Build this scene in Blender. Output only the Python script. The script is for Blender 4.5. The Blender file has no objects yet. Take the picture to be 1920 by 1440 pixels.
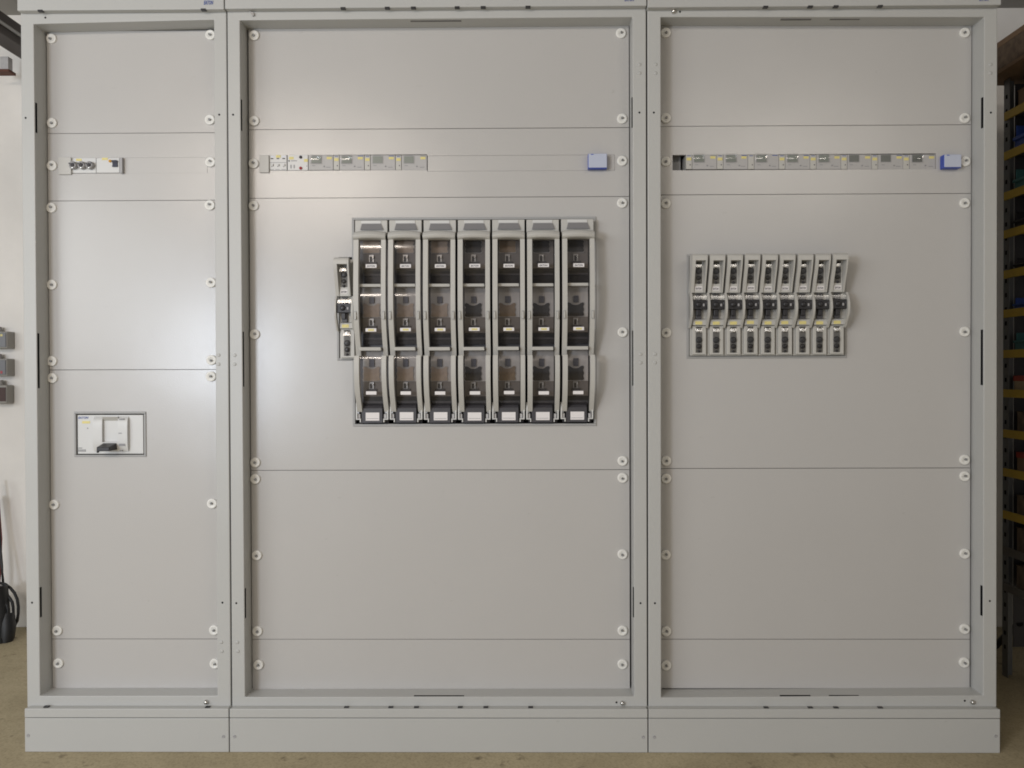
import bpy, math, random
from mathutils import Matrix, Vector
random.seed(7)
C = bpy.context.scene.collection
SC = bpy.context.scene

# ------------------------------------------------------------------ camera
CX, CZ, D = 0.03626, 1.05702, 2.41432
RA, RB, RC = -0.010804, 0.009531, 0.003024
F = 1575.0
def _m(rows): return Matrix(rows)
_Rz = _m(((math.cos(RC), -math.sin(RC), 0), (math.sin(RC), math.cos(RC), 0), (0, 0, 1)))
_Rx = _m(((1, 0, 0), (0, math.cos(RA), -math.sin(RA)), (0, math.sin(RA), math.cos(RA))))
_Ry = _m(((math.cos(RB), 0, math.sin(RB)), (0, 1, 0), (-math.sin(RB), 0, math.cos(RB))))
RW = _Rz @ _Rx @ _Ry            # rows: right, up, forward, each as (X, Z, Y)
def _ax(i): return Vector((RW[i][0], RW[i][2], RW[i][1]))
cam = bpy.data.cameras.new('camera'); camo = bpy.data.objects.new('camera', cam); C.objects.link(camo)
r, u, f = _ax(0), _ax(1), _ax(2)
camo.matrix_world = Matrix(((r.x, u.x, -f.x, CX), (r.y, u.y, -f.y, -D), (r.z, u.z, -f.z, CZ), (0, 0, 0, 1)))
cam.sensor_width = 36; cam.lens = 36 * F / 1920; cam.clip_end = 100; cam.clip_start = 0.02
SC.camera = camo
SC.view_settings.view_transform = 'Standard'; SC.view_settings.look = 'None'
SC.cycles.filter_width = 1.8
SC.view_settings.exposure = 0.07; SC.view_settings.gamma = 1
# ------------------------------------------------------------------ light of the workshop
W = bpy.data.worlds.new('World'); SC.world = W; W.use_nodes = True
W.node_tree.nodes['Background'].inputs[0].default_value = (1.0, 0.97, 0.93, 1)
W.node_tree.nodes['Background'].inputs[1].default_value = 0.37
def area(name, loc, target, sx, sy, power, col):
    l = bpy.data.lights.new(name, 'AREA'); l.shape = 'RECTANGLE'; l.size = sx; l.size_y = sy
    l.energy = power; l.color = col
    o = bpy.data.objects.new(name, l); C.objects.link(o); o.location = loc
    o.rotation_euler = (Vector(target) - Vector(loc)).to_track_quat('-Z', 'Y').to_euler()
    return o
area('window_light', (-2.12, -3.7, 1.22), (-1.0, 0, 1.0), 0.68, 0.68, 42, (0.80, 0.88, 1.0))
area('added_side_fill', (-4.2, -3.9, 1.9), (-0.4, 0, 1.0), 2.6, 1.4, 57, (0.93, 0.97, 1.0))  # broad fill lamp added at left to soften shadows, no known window
area('ceiling_tube_light', (-1.42, -3.3, 2.42), (-1.2, -1.4, 0.6), 1.25, 0.10, 31, (1.0, 0.88, 0.77))
area('ceiling_tube_light', (1.85, -3.3, 2.56), (1.5, -1.4, 0.6), 1.25, 0.10, 12.5, (1.0, 0.92, 0.82))

# ------------------------------------------------------------------ helpers
def at(px, py, Y):
    d = RW.transposed() @ Vector(((px - 960) / F, (720 - py) / F, 1))
    t = (Y + D) / d[2]
    return Vector((CX + d[0] * t, Y, CZ + d[1] * t))
def rect(p, Y):
    a = at(p[0], p[1], Y); b = at(p[2], p[1], Y); c = at(p[0], p[3], Y); d = at(p[2], p[3], Y)
    return ((a.x + c.x) / 2, (b.x + d.x) / 2, (c.z + d.z) / 2, (a.z + b.z) / 2)   # x0,x1,z0,z1

class MB:
    def __init__(s): s.v = []; s.f = []; s.m = []; s.mats = []; s.sm = []
    def mi(s, m):
        if m not in s.mats: s.mats.append(m)
        return s.mats.index(m)
    def add(s, vs, fs, m, smooth=False):
        o = len(s.v); s.v += [tuple(v) for v in vs]; k = s.mi(m)
        for f_ in fs: s.f.append(tuple(i + o for i in f_)); s.m.append(k); s.sm.append(smooth)
        return s
    def box(s, x0, x1, y0, y1, z0, z1, m):
        v = [(x, y, z) for z in (z0, z1) for y in (y0, y1) for x in (x0, x1)]
        return s.add(v, [(0, 2, 3, 1), (4, 5, 7, 6), (0, 1, 5, 4), (2, 6, 7, 3), (0, 4, 6, 2), (1, 3, 7, 5)], m)
    def pbox(s, p, Yf, Yb, m):
        x0, x1, z0, z1 = rect(p, Yf); return s.box(x0, x1, Yf, Yb, z0, z1, m)
    def hexa(s, a, b, m):         # a: 4 front points, b: 4 back points (same order)
        return s.add(list(a) + list(b), [(0, 1, 2, 3), (7, 6, 5, 4), (0, 4, 5, 1), (1, 5, 6, 2), (2, 6, 7, 3), (3, 7, 4, 0)], m)
    def cyl(s, c, ax, r0, r1, h, m, n=16, cap=True, smooth=True):
        ax = Vector(ax).normalized(); c = Vector(c)
        t = ax.orthogonal().normalized(); b = ax.cross(t)
        vs = []
        for k, rr in ((0, r0), (h, r1)):
            for i in range(n):
                a = 2 * math.pi * i / n; vs.append(c + ax * k + (t * math.cos(a) + b * math.sin(a)) * rr)
        s.add(vs, [(i, (i + 1) % n, n + (i + 1) % n, n + i) for i in range(n)], m, smooth)
        if cap: s.add(vs, [tuple(range(n - 1, -1, -1)), tuple(range(n, 2 * n))], m)
        return s
    def lathe(s, c, prof, m, n=20):   # profile (r, depth) towards -Y
        vs = []
        for rr, h in prof:
            for i in range(n):
                a = 2 * math.pi * i / n; vs.append((c[0] + rr * math.cos(a), c[1] - h, c[2] + rr * math.sin(a)))
        fs = [(k * n + i, k * n + (i + 1) % n, (k + 1) * n + (i + 1) % n, (k + 1) * n + i) for k in range(len(prof) - 1) for i in range(n)]
        return s.add(vs, fs, m, True)
    def tube(s, pts, rad, m, n=10):
        vs = []; L = len(pts); pts = [Vector(p) for p in pts]
        for k, p in enumerate(pts):
            d = (pts[min(k + 1, L - 1)] - pts[max(k - 1, 0)]).normalized()
            t = d.cross(Vector((0, 0.3, 1))).normalized(); b = d.cross(t)
            rr = rad[k] if isinstance(rad, (list, tuple)) else rad
            for i in range(n):
                a = 2 * math.pi * i / n; vs.append(p + (t * math.cos(a) + b * math.sin(a)) * rr)
        fs = [(k * n + i, k * n + (i + 1) % n, (k + 1) * n + (i + 1) % n, (k + 1) * n + i) for k in range(L - 1) for i in range(n)]
        s.add(vs, fs, m, True)
        return s.add(vs, [tuple(range(n)), tuple(range(L * n - 1, (L - 1) * n - 1, -1))], m)
    def prof(s, x0, x1, zy, m, thick=None, smooth=True):   # strip along x, profile (z, Y); thick closes it into a solid
        n = len(zy); vs = [(x, y, z) for x in (x0, x1) for z, y in zy]
        s.add(vs, [(i, i + 1, n + i + 1, n + i) for i in range(n - 1)], m, smooth)
        if thick:
            bk = [(x, y + thick, z) for x in (x0, x1) for z, y in zy]
            s.add(bk, [(n + i, n + i + 1, i + 1, i) for i in range(n - 1)], m, smooth)
            al = vs + bk; q = 2 * n
            fs = [(i, q + i, q + i + 1, i + 1) for i in range(n - 1)] + [(n + i + 1, n + q + i + 1, n + q + i, n + i) for i in range(n - 1)]
            fs += [(0, n, q + n, q), (n - 1, q + n - 1, q + 2 * n - 1, 2 * n - 1)]
            s.add(al, fs, m)
        return s
    def poly(s, pts, Yf, Yb, m):      # pts (x, z) outline, extruded
        n = len(pts); vs = [(x, Yf, z) for x, z in pts] + [(x, Yb, z) for x, z in pts]
        return s.add(vs, [tuple(range(n)), tuple(range(2 * n - 1, n - 1, -1))] + [(i, n + i, n + (i + 1) % n, (i + 1) % n) for i in range(n)], m)
    def text(s, body, p, Y, m, shear=0.0, bold=0.0):       # text filling the pixel rectangle p at depth Y
        c = bpy.data.curves.new('t', 'FONT'); c.body = body; c.shear = shear; c.offset = bold; c.resolution_u = 2
        o = bpy.data.objects.new('t', c); C.objects.link(o)
        me = bpy.data.meshes.new_from_object(o.evaluated_get(bpy.context.evaluated_depsgraph_get()))
        x0, x1, z0, z1 = rect(p, Y)
        xs = [v.co.x for v in me.vertices]; ys = [v.co.y for v in me.vertices]
        if xs:
            a, b, c0, d = min(xs), max(xs), min(ys), max(ys)
            vs = [(x0 + (v.co.x - a) / (b - a) * (x1 - x0), Y, z0 + (v.co.y - c0) / (d - c0) * (z1 - z0)) for v in me.vertices]
            s.add(vs, [tuple(pp.vertices) for pp in me.polygons], m)
        bpy.data.objects.remove(o); bpy.data.curves.remove(c); bpy.data.meshes.remove(me)
        return s
    def build(s, name, parent=None, bevel=0, seg=2):
        o0 = Vector((0, 0, 0)); q = parent
        while q is not None: o0 += q.location; q = q.parent
        me = bpy.data.meshes.new(name)
        me.from_pydata([tuple(Vector(v) - o0) for v in s.v], [], s.f)
        for m in s.mats: me.materials.append(m)
        for p, k, sm in zip(me.polygons, s.m, s.sm): p.material_index = k; p.use_smooth = sm
        o = bpy.data.objects.new(name, me); C.objects.link(o)
        if parent: o.parent = parent
        if bevel:
            b = o.modifiers.new('bevel', 'BEVEL'); b.width = bevel; b.segments = seg; b.limit_method = 'ANGLE'; b.harden_normals = False
        return o
def thing(name, label, cat, loc, group=None):
    o = bpy.data.objects.new(name, None); o.empty_display_size = .05; C.objects.link(o); o.location = loc
    return tag(o, label, cat, group)
def tag(o, label, cat, group=None):
    o['label'] = label; o['category'] = cat
    if group: o['group'] = group
    return o
def struct(o): o['kind'] = 'structure'; return o
def kids(o): return [c for c in bpy.data.objects if c.parent == o]
JIT = random.Random(11)
def dup(o, dx, dz, label):
    tree = []
    def walk(a, par):
        b = a.copy(); C.objects.link(b)
        if par and a.name.split('.')[0] in ('label', 'sticker'): b.location = (JIT.uniform(-.0009, .0009), 0, JIT.uniform(-.0008, .0008))
        if par: b.parent = par
        cs = CH.get(a.name)
        if cs is None: cs = CH[a.name] = kids(a)
        for c in cs: walk(c, b)
        return b
    b = walk(o, None); b.location = o.location + Vector((dx + JIT.uniform(-.0006, .0006), JIT.uniform(-.001, .001), dz + JIT.uniform(-.0005, .0005))); b['label'] = label
    return b
CH = {}

# ------------------------------------------------------------------ materials
def mat(name, col, rough=0.5, metal=0.0, bump=None, var=None, spec=0.5, coat=0.0, bow=False):
    m = bpy.data.materials.new(name); m.use_nodes = True; nt = m.node_tree; b = nt.nodes['Principled BSDF']
    b.inputs['Base Color'].default_value = (*col, 1); b.inputs['Roughness'].default_value = rough
    b.inputs['Metallic'].default_value = metal; b.inputs['Specular IOR Level'].default_value = spec
    b.inputs['Coat Weight'].default_value = coat
    tc = nt.nodes.new('ShaderNodeTexCoord')
    if var:
        sc, amt = var
        n = nt.nodes.new('ShaderNodeTexNoise'); n.inputs['Scale'].default_value = sc; n.inputs['Detail'].default_value = 5
        nt.links.new(tc.outputs['Object'], n.inputs['Vector'])
        mx = nt.nodes.new('ShaderNodeMix'); mx.data_type = 'RGBA'
        mx.inputs[6].default_value = (*[c * (1 - amt) for c in col], 1); mx.inputs[7].default_value = (*[min(1, c * (1 + amt)) for c in col], 1)
        nt.links.new(n.outputs['Fac'], mx.inputs[0]); nt.links.new(mx.outputs[2], b.inputs['Base Color'])
    if bump:
        bs = nt.nodes.new('ShaderNodeBump'); bs.inputs['Strength'].default_value = bump[1]; bs.inputs['Distance'].default_value = bump[2]
        n2 = nt.nodes.new('ShaderNodeTexNoise'); n2.inputs['Scale'].default_value = bump[0]; n2.inputs['Detail'].default_value = 3
        nt.links.new(tc.outputs['Object'], n2.inputs['Vector']); nt.links.new(n2.outputs['Fac'], bs.inputs['Height'])
        nt.links.new(bs.outputs['Normal'], b.inputs['Normal'])
        if bow:                     # slow waviness of sheet metal, and a few faint scuffs
            b2 = nt.nodes.new('ShaderNodeBump'); b2.inputs['Strength'].default_value = .5; b2.inputs['Distance'].default_value = .006
            n3 = nt.nodes.new('ShaderNodeTexNoise'); n3.inputs['Scale'].default_value = 3.2; n3.inputs['Detail'].default_value = 1
            nt.links.new(tc.outputs['Object'], n3.inputs['Vector']); nt.links.new(n3.outputs['Fac'], b2.inputs['Height']); nt.links.new(b2.outputs['Normal'], bs.inputs['Normal'])
            mp = nt.nodes.new('ShaderNodeMapping'); mp.inputs['Scale'].default_value = (1, 1, 2.6)
            n4 = nt.nodes.new('ShaderNodeTexNoise'); n4.inputs['Scale'].default_value = 17; n4.inputs['Detail'].default_value = 9; n4.inputs['Roughness'].default_value = .7
            rp = nt.nodes.new('ShaderNodeValToRGB'); e = rp.color_ramp.elements
            e[0].position = .26; e[0].color = (.84, .83, .81, 1); e[1].position = .34; e[1].color = (1, 1, 1, 1)
            m2 = nt.nodes.new('ShaderNodeMix'); m2.data_type = 'RGBA'; m2.blend_type = 'MULTIPLY'; m2.inputs[0].default_value = 1
            nt.links.new(tc.outputs['Object'], mp.inputs[0]); nt.links.new(mp.outputs[0], n4.inputs['Vector']); nt.links.new(n4.outputs['Fac'], rp.inputs[0])
            nt.links.new(mx.outputs[2], m2.inputs[6]); nt.links.new(rp.outputs[0], m2.inputs[7]); nt.links.new(m2.outputs[2], b.inputs['Base Color'])
    return m
PAINT = mat('grey_powder_coat', (0.50, 0.489, 0.475), 0.23, bump=(310, 0.26, 0.0011), var=(2.2, 0.025), spec=.50, bow=True)
PAINTF = mat('grey_powder_coat_frame', (0.485, 0.487, 0.472), 0.36, bump=(310, 0.24, 0.001), var=(3, 0.03), spec=.35, bow=True)
INNER = mat('galvanised_inside', (0.16, 0.155, 0.15), 0.6)
TRIM = mat('edge_trim_grey', (0.36, 0.36, 0.355), 0.5)
GREY = mat('light_grey_plastic', (0.50, 0.49, 0.46), 0.42, var=(40, 0.03))
GREY2 = mat('mid_grey_plastic', (0.36, 0.355, 0.36), 0.45)
GREY3 = mat('carrier_grey_plastic', (0.47, 0.46, 0.46), 0.45, var=(60, 0.12))
GREY4 = mat('carrier_dark_grey', (0.17, 0.155, 0.15), 0.45, var=(60, 0.15))
DGREY = mat('dark_grey_plastic', (0.055, 0.053, 0.060), 0.42)
BLACK = mat('black_plastic', (0.016, 0.015, 0.018), 0.4)
HOLE = mat('hole_black', (0.008, 0.008, 0.010), 0.9, spec=0.1)
WHITE = mat('white_plastic', (0.62, 0.62, 0.61), 0.38)
WASH = mat('washer_nylon', (0.80, 0.79, 0.75), 0.42)
PAPER = mat('label_paper', (0.80, 0.77, 0.77), 0.7)
YELLOW = mat('yellow_tape', (0.72, 0.63, 0.25), 0.55, var=(500, 0.2))
CHROME = mat('screw_metal', (0.62, 0.61, 0.59), 0.22, 1.0)
STEEL = mat('dull_steel', (0.33, 0.33, 0.33), 0.38, 1.0)
TAN = mat('ceramic_tan', (0.37, 0.30, 0.25), 0.55, var=(70, 0.35))
TAN2 = mat('ceramic_brown', (0.21, 0.155, 0.105), 0.55, var=(70, 0.35))
SLOTG = mat('slot_grey', (0.13, 0.125, 0.12), 0.45)
HEADW = mat('head_window_grey', (0.22, 0.215, 0.22), 0.35)
FDARK = mat('fuse_dark', (0.022, 0.021, 0.024), 0.5)
KNOB = mat('knob_slate', (0.075, 0.08, 0.11), 0.4)
LCD = mat('lcd_glass', (0.225, 0.245, 0.220), 0.34, spec=.3)
LCDD = mat('lcd_glass_dark', (0.145, 0.152, 0.142), 0.34, spec=.3)
METER = mat('meter_grey', (0.44, 0.43, 0.425), 0.45, var=(120, 0.05))
INK = mat('print_ink', (0.05, 0.05, 0.06), 0.6)
INKB = mat('print_blue', (0.05, 0.09, 0.30), 0.5)
INKL = mat('print_faint', (0.27, 0.27, 0.28), 0.6)
BLUE = mat('blue_plastic', (0.035, 0.075, 0.42), 0.35)
PBLUE = mat('pale_blue_plastic', (0.50, 0.54, 0.66), 0.25)
RED = mat('red_plastic', (0.36, 0.035, 0.045), 0.4)
ORANGE = mat('orange_lens', (0.70, 0.36, 0.06), 0.3)
def smoked(name, tint, rough, fres=0.75, bump=None):
    m = bpy.data.materials.new(name); m.use_nodes = True; nt = m.node_tree; nt.nodes.clear()
    out = nt.nodes.new('ShaderNodeOutputMaterial'); mx = nt.nodes.new('ShaderNodeMixShader')
    t = nt.nodes.new('ShaderNodeBsdfTransparent'); t.inputs[0].default_value = (*tint, 1)
    g = nt.nodes.new('ShaderNodeBsdfGlossy'); g.inputs['Roughness'].default_value = rough
    fr = nt.nodes.new('ShaderNodeFresnel')      # thin sheet: the same Fresnel from both sides
    ge = nt.nodes.new('ShaderNodeNewGeometry'); mi = nt.nodes.new('ShaderNodeMapRange'); mi.inputs['To Min'].default_value = 1.55; mi.inputs['To Max'].default_value = 1 / 1.55
    nt.links.new(ge.outputs['Backfacing'], mi.inputs['Value']); nt.links.new(mi.outputs[0], fr.inputs[0])
    nt.links.new(fr.outputs[0], mx.inputs[0]); nt.links.new(t.outputs[0], mx.inputs[1]); nt.links.new(g.outputs[0], mx.inputs[2])
    nt.links.new(mx.outputs[0], out.inputs[0])
    if bump:
        tc = nt.nodes.new('ShaderNodeTexCoord'); n = nt.nodes.new('ShaderNodeTexNoise'); n.inputs['Scale'].default_value = bump[0]
        bs = nt.nodes.new('ShaderNodeBump'); bs.inputs['Strength'].default_value = bump[1]; bs.inputs['Distance'].default_value = bump[2]
        nt.links.new(tc.outputs['Object'], n.inputs['Vector']); nt.links.new(n.outputs['Fac'], bs.inputs['Height'])
        nt.links.new(bs.outputs[0], g.inputs['Normal']); nt.links.new(bs.outputs[0], fr.inputs['Normal'])
    return m
SMOKE = smoked('smoked_cover', (0.83, 0.81, 0.80), 0.11)
CLEAR = smoked('clear_cover', (0.90, 0.90, 0.89), 0.12)
FILM = smoked('protective_film', (0.94, 0.94, 0.94), 0.11)

# ------------------------------------------------------------------ room
WALLW = mat('white_plaster', (0.82, 0.792, 0.752), 0.85, bump=(25, 0.3, 0.006), var=(2.6, 0.22))
CEIL = mat('ceiling_grey', (0.34, 0.325, 0.30), 0.9, var=(3, 0.08))
def floor_mat():
    m = mat('screed_floor', (0.25, 0.215, 0.145), 0.75, bump=(45, 0.25, 0.004))
    nt = m.node_tree; b = nt.nodes['Principled BSDF']; tc = nt.nodes.new('ShaderNodeTexCoord')
    n1 = nt.nodes.new('ShaderNodeTexNoise'); n1.inputs['Scale'].default_value = 3.5; n1.inputs['Detail'].default_value = 8; n1.inputs['Roughness'].default_value = .65
    r1 = nt.nodes.new('ShaderNodeValToRGB'); e = r1.color_ramp.elements
    e[0].position = .3; e[0].color = (0.33, 0.275, 0.17, 1); e[1].position = .7; e[1].color = (0.47, 0.40, 0.26, 1)
    n2 = nt.nodes.new('ShaderNodeTexNoise'); n2.inputs['Scale'].default_value = 21; n2.inputs['Detail'].default_value = 7
    n5 = nt.nodes.new('ShaderNodeTexNoise'); n5.inputs['Scale'].default_value = 160; n5.inputs['Detail'].default_value = 3; nt.links.new(tc.outputs['Object'], n5.inputs['Vector'])
    r2 = nt.nodes.new('ShaderNodeValToRGB'); e = r2.color_ramp.elements
    e[0].position = .24; e[0].color = (0.35, 0.33, 0.30, 1); e[1].position = .37; e[1].color = (1, 1, 1, 1)
    mx = nt.nodes.new('ShaderNodeMix'); mx.data_type = 'RGBA'; mx.blend_type = 'MULTIPLY'; mx.inputs[0].default_value = 1
    for n in (n1, n2): nt.links.new(tc.outputs['Object'], n.inputs['Vector'])
    nt.links.new(n1.outputs['Fac'], r1.inputs[0]); nt.links.new(n2.outputs['Fac'], r2.inputs[0])
    nt.links.new(r1.outputs[0], mx.inputs[6]); nt.links.new(r2.outputs[0], mx.inputs[7])
    r5 = nt.nodes.new('ShaderNodeValToRGB'); e = r5.color_ramp.elements; e[0].position = .32; e[0].color = (.84, .83, .81, 1); e[1].position = .55; e[1].color = (1.08, 1.08, 1.08, 1)
    m5 = nt.nodes.new('ShaderNodeMix'); m5.data_type = 'RGBA'; m5.blend_type = 'MULTIPLY'; m5.inputs[0].default_value = 1
    nt.links.new(n5.outputs['Fac'], r5.inputs[0]); nt.links.new(mx.outputs[2], m5.inputs[6]); nt.links.new(r5.outputs[0], m5.inputs[7]); nt.links.new(m5.outputs[2], b.inputs['Base Color'])
    return m
ZF = at(950, 1411.5, -0.026).z           # floor level under the plinth
YW = 1.17                                # back wall
ZC = 2.60                                # ceiling
struct(MB().box(-4.2, 3.4, -5.5, YW + .1, ZF - .1, ZF, floor_mat()).build('floor'))
struct(MB().box(-4.2, 3.4, YW, YW + .12, ZF + .001, ZC, WALLW).build('back_wall'))
struct(MB().box(-4.2, 3.4, -5.5, YW + .1, ZC, ZC + .1, CEIL).build('ceiling'))
struct(MB().box(2.62, 2.74, -2.6, YW - .001, ZF + .001, ZC - .001, WALLW).build('side_wall'))

# ------------------------------------------------------------------ cabinets
YP = 0.063                               # face of the cover panels behind the frame
def panel_mb(x0, x1, z0, z1, holes, Y, th, m):
    mb = MB(); xs = sorted({x0, x1, *[h[0] for h in holes], *[h[1] for h in holes]}); zs = sorted({z0, z1, *[h[2] for h in holes], *[h[3] for h in holes]})
    def solid(i, j):
        if i < 0 or j < 0 or i >= len(xs) - 1 or j >= len(zs) - 1: return False
        cx, cz = (xs[i] + xs[i + 1]) / 2, (zs[j] + zs[j + 1]) / 2
        return not any(h[0] < cx < h[1] and h[2] < cz < h[3] for h in holes)
    for i in range(len(xs) - 1):
        for j in range(len(zs) - 1):
            if not solid(i, j): continue
            a, b, c, d = xs[i], xs[i + 1], zs[j], zs[j + 1]
            mb.add([(a, Y, c), (b, Y, c), (b, Y, d), (a, Y, d)], [(0, 1, 2, 3)], m)
            for ok, p, q in ((solid(i - 1, j), (a, d), (a, c)), (solid(i + 1, j), (b, c), (b, d)), (solid(i, j - 1), (a, c), (b, c)), (solid(i, j + 1), (b, d), (a, d))):
                if not ok: mb.add([(p[0], Y, p[1]), (p[0], Y + th, p[1]), (q[0], Y + th, q[1]), (q[0], Y, q[1])], [(0, 1, 2, 3)], m)
    return mb
def trim(p, w, parent, Y=YP - .0035):       # edge trim round a cut-out, p = outer pixels
    a = MB(); x0, x1, z0, z1 = rect(p, Y); w = w / 640
    a.box(x0, x1, Y, YP + .02, z1 - w, z1, TRIM).box(x0, x1, Y, YP + .02, z0, z0 + w, TRIM)
    a.box(x0, x0 + w, Y, YP + .02, z0 + w, z1 - w, TRIM).box(x1 - w, x1, Y, YP + .02, z0 + w, z1 - w, TRIM)
    return a.build('edge_trim', parent, .001, 1)
def fastener(px, py, parent):
    c = at(px, py, YP - .001); mb = MB(); k = random.uniform(-.0015, .0015); k2 = random.uniform(-.0015, .0022)
    R_ = .0148
    mb.lathe(c, [(R_, -.001), (R_, .004), (R_ * .92, .0052), (R_ * .72, .0053), (R_ * .62, .0046), (R_ * .34, .0044), (R_ * .30, .0038), (.0001, .0038)], WASH)
    q = (c[0] + k, c[1] - .003, c[2] + k2)
    mb.lathe(q, [(.0034, 0), (.0034, .0070), (.0028, .0080), (.0018, .0080), (.0017, .0058), (.0001, .0058)], STEEL, 10)
    a = random.uniform(0, 6.28)                 # moulded lugs of the nylon washer
    for d in (0, 2.2, 4.1):
        x, z = c[0] + math.cos(a + d) * R_ * .52, c[2] + math.sin(a + d) * R_ * .52
        mb.box(x - .0016, x + .0016, c[1] - .0056, c[1], z - .0012, z + .0012, WASH)
    return mb.build('panel_screw', parent)

def cabinet(cid, label, oc, ic, lidp, basep, panels, fast, slots, holes, screws):
    """oc/ic: outer and inner frame corners in pixels on the front plane (tl, tr, br, bl)"""
    O = [at(x, y, 0) for x, y in oc]; I = [at(x, y, 0) for x, y in ic]
    x0 = min(p.x for p in O); x1 = max(p.x for p in O)
    t = thing('switchgear_cabinet', label, 'cabinet', ((x0 + x1) / 2, .35, ZF), 'grey cabinets standing side by side')
    # frame: solid ring, 10 cm deep
    mb = MB(); DP = .1
    v = [(p.x, 0, p.z) for p in O] + [(p.x, 0, p.z) for p in I] + [(p.x, DP, p.z) for p in O] + [(p.x, DP, p.z) for p in I]
    fs = []
    for i in range(4):
        j = (i + 1) % 4
        fs += [(i, 4 + i, 4 + j, j), (4 + i, 12 + i, 12 + j, 4 + j), (12 + i, 8 + i, 8 + j, 12 + j), (8 + i, i, j, 8 + j)]
    mb.add(v, fs, PAINTF)
    fr = mb.build('frame', t, .0022, 3)
    # body behind the frame
    zt = sum(p.z for p in O[:2]) / 2; zb = ZF + .1
    b = MB(); e = .003; s = .0015
    b.box(x0 + e, x0 + e + s, DP + .001, .72, zb, zt - .004, PAINTF).box(x1 - e - s, x1 - e, DP + .001, .72, zb, zt - .004, PAINTF)
    b.box(x0 + e + s, x1 - e - s, .718, .72, zb, zt - .004, INNER).box(x0 + e + s, x1 - e - s, DP + .001, .718, zt - .006, zt - .004, INNER)
    b.build('body', t)
    # lid and base
    xl0, xl1, z0, z1 = rect(lidp, -.022)
    l = MB(); l.box(xl0, xl1, -.022, .74, z0, z0 + .055, PAINTF); lid = l.build('top_cover', t, .002, 2)
    lx0, lx1, _, _ = rect((basep[0], 1300, basep[1], 1400), -.026)
    zl = at(950, basep[2], -.026).z; zs_ = at(950, basep[3], -.026).z; zi = at(950, basep[4], 0).z
    bp = MB()
    bp.add([(lx0, -.026, zs_ + .0008), (lx1, -.026, zs_ + .0008), (lx1, -.026, zl), (lx0, -.026, zl), (lx0 + .004, .001, zi), (lx1 - .004, .001, zi), (lx0 + .004, .7, zi - .001), (lx1 - .004, .7, zi - .001), (lx0, .7, zs_ + .0008), (lx1, .7, zs_ + .0008)],
           [(0, 1, 2, 3), (3, 2, 5, 4), (4, 5, 7, 6), (0, 3, 4, 6, 8), (1, 9, 7, 5, 2), (0, 8, 9, 1), (8, 6, 7, 9)], PAINTF)
    bp.build('base_ledge', t, .0015, 2)
    pl = MB(); pl.box(lx0, lx1, -.0255, .7, ZF + .0005, zs_ - .0012, PAINTF)
    pln = pl.build('plinth', t, .0015, 2)
    # panels
    ix0 = min(I[0].x, I[3].x) - .014; ix1 = max(I[1].x, I[2].x) + .014
    pan = []
    for yt, yb, hs in panels:
        zt_ = at(950, yt, YP).z; zb_ = at(950, yb, YP).z
        ax0 = max(I[0].x, I[3].x) + .0015; ax1 = min(I[1].x, I[2].x) - (.0026 if cid else .0015)
        pm = panel_mb(ax0, ax1, zb_ + .0008, zt_ - .0008, [rect(h, YP) for h in hs], YP, .012, PAINT)
        ta, tb = random.uniform(-.0012, .0012), random.uniform(-.0022, .0022)
        if hs: ta, tb = ta * .4, tb * .4
        pm.v = [(x, y + ta * (x - (ax0 + ax1) / 2) + tb * (z - (zb_ + zt_) / 2), z) for x, y, z in pm.v]
        p = pm.build('cover_panel', t, .0009, 1)
        pan.append((zb_, zt_, p))
    for px, py in fast:
        z = at(px, py, YP).z
        p = [q for q in pan if q[0] <= z <= q[1]]
        fastener(px, py, (p or pan[-1:])[0][2])
    # slots punched in the frame
    for kind, a, b_ in slots:
        sl = MB()
        if kind in 'LR':      # slot in the reveal close to the front edge
            px, (y0, y1) = a, b_
            xe = (I[0].x + (I[3].x - I[0].x) * (((y0 + y1) / 2 - ic[0][1]) / (ic[3][1] - ic[0][1]))) if kind == 'L' else (I[1].x + (I[2].x - I[1].x) * (((y0 + y1) / 2 - ic[1][1]) / (ic[2][1] - ic[1][1])))
            zt_, zb_ = at(px, y0, .008).z, at(px, y1, .008).z
            dx = .0008 if kind == 'L' else -.0008
            dep = .0085
            sl.box(min(xe - .002, xe + dx), max(xe + .002 if kind == 'R' else xe + dx, xe + dx), .004, .004 + dep, zb_, zt_, HOLE)
        elif kind == 'T':
            xa, xb = at(a[0], 40, .02).x, at(a[1], 40, .02).x; zz = (I[0].z + I[1].z) / 2
            sl.box(xa, xb, .012, .020, zz - .0008, zz + .003, INNER)
        elif kind == 'B':
            xa, xb = at(a[0], 1304, .004).x, at(a[1], 1304, .004).x; zz = (I[2].z + I[3].z) / 2
            sl.box(xa, xb, .004, .0095, zz - .003, zz + .0008, HOLE)
        sl.build('slot', fr)
    for px, py in holes:
        c = at(px, py, -.0003); MB().cyl(c, (0, 1, 0), .0030, .0030, .003, HOLE, 10).build('hole', fr)
    # dark lugs where lid and base are bolted
    for lst, par, Yv in ((screws['lid'], lid, -.0218), (screws['base'], pln, -.0262)):
        for px, py in lst:
            g = MB()
            if par is lid:
                xa, xb, za, zb2 = rect((px - 4.6, py - 1.2, px + 4.6, py + 2.2), -.0225); g.box(xa, xb, -.0226, -.012, z0 - .0025, z0 + .0022, BLACK)
            else:
                xa, xb, za, zb2 = rect((px - 4.4, py - 1.6, px + 4.4, py + 1.6), -.012); g.box(xa, xb, -.0185, -.0075, za, zb2, BLACK)
            g.build('bolt_slot', par)
    for px, py in screws['chrome']:
        c = at(px, py, -.001); m = MB()
        m.lathe(c, [(.0072, -.002), (.0068, .002), (.0055, .0065), (.003, .0085), (.0001, .009)], CHROME, 14)
        m.build('screw', fr)
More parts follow.
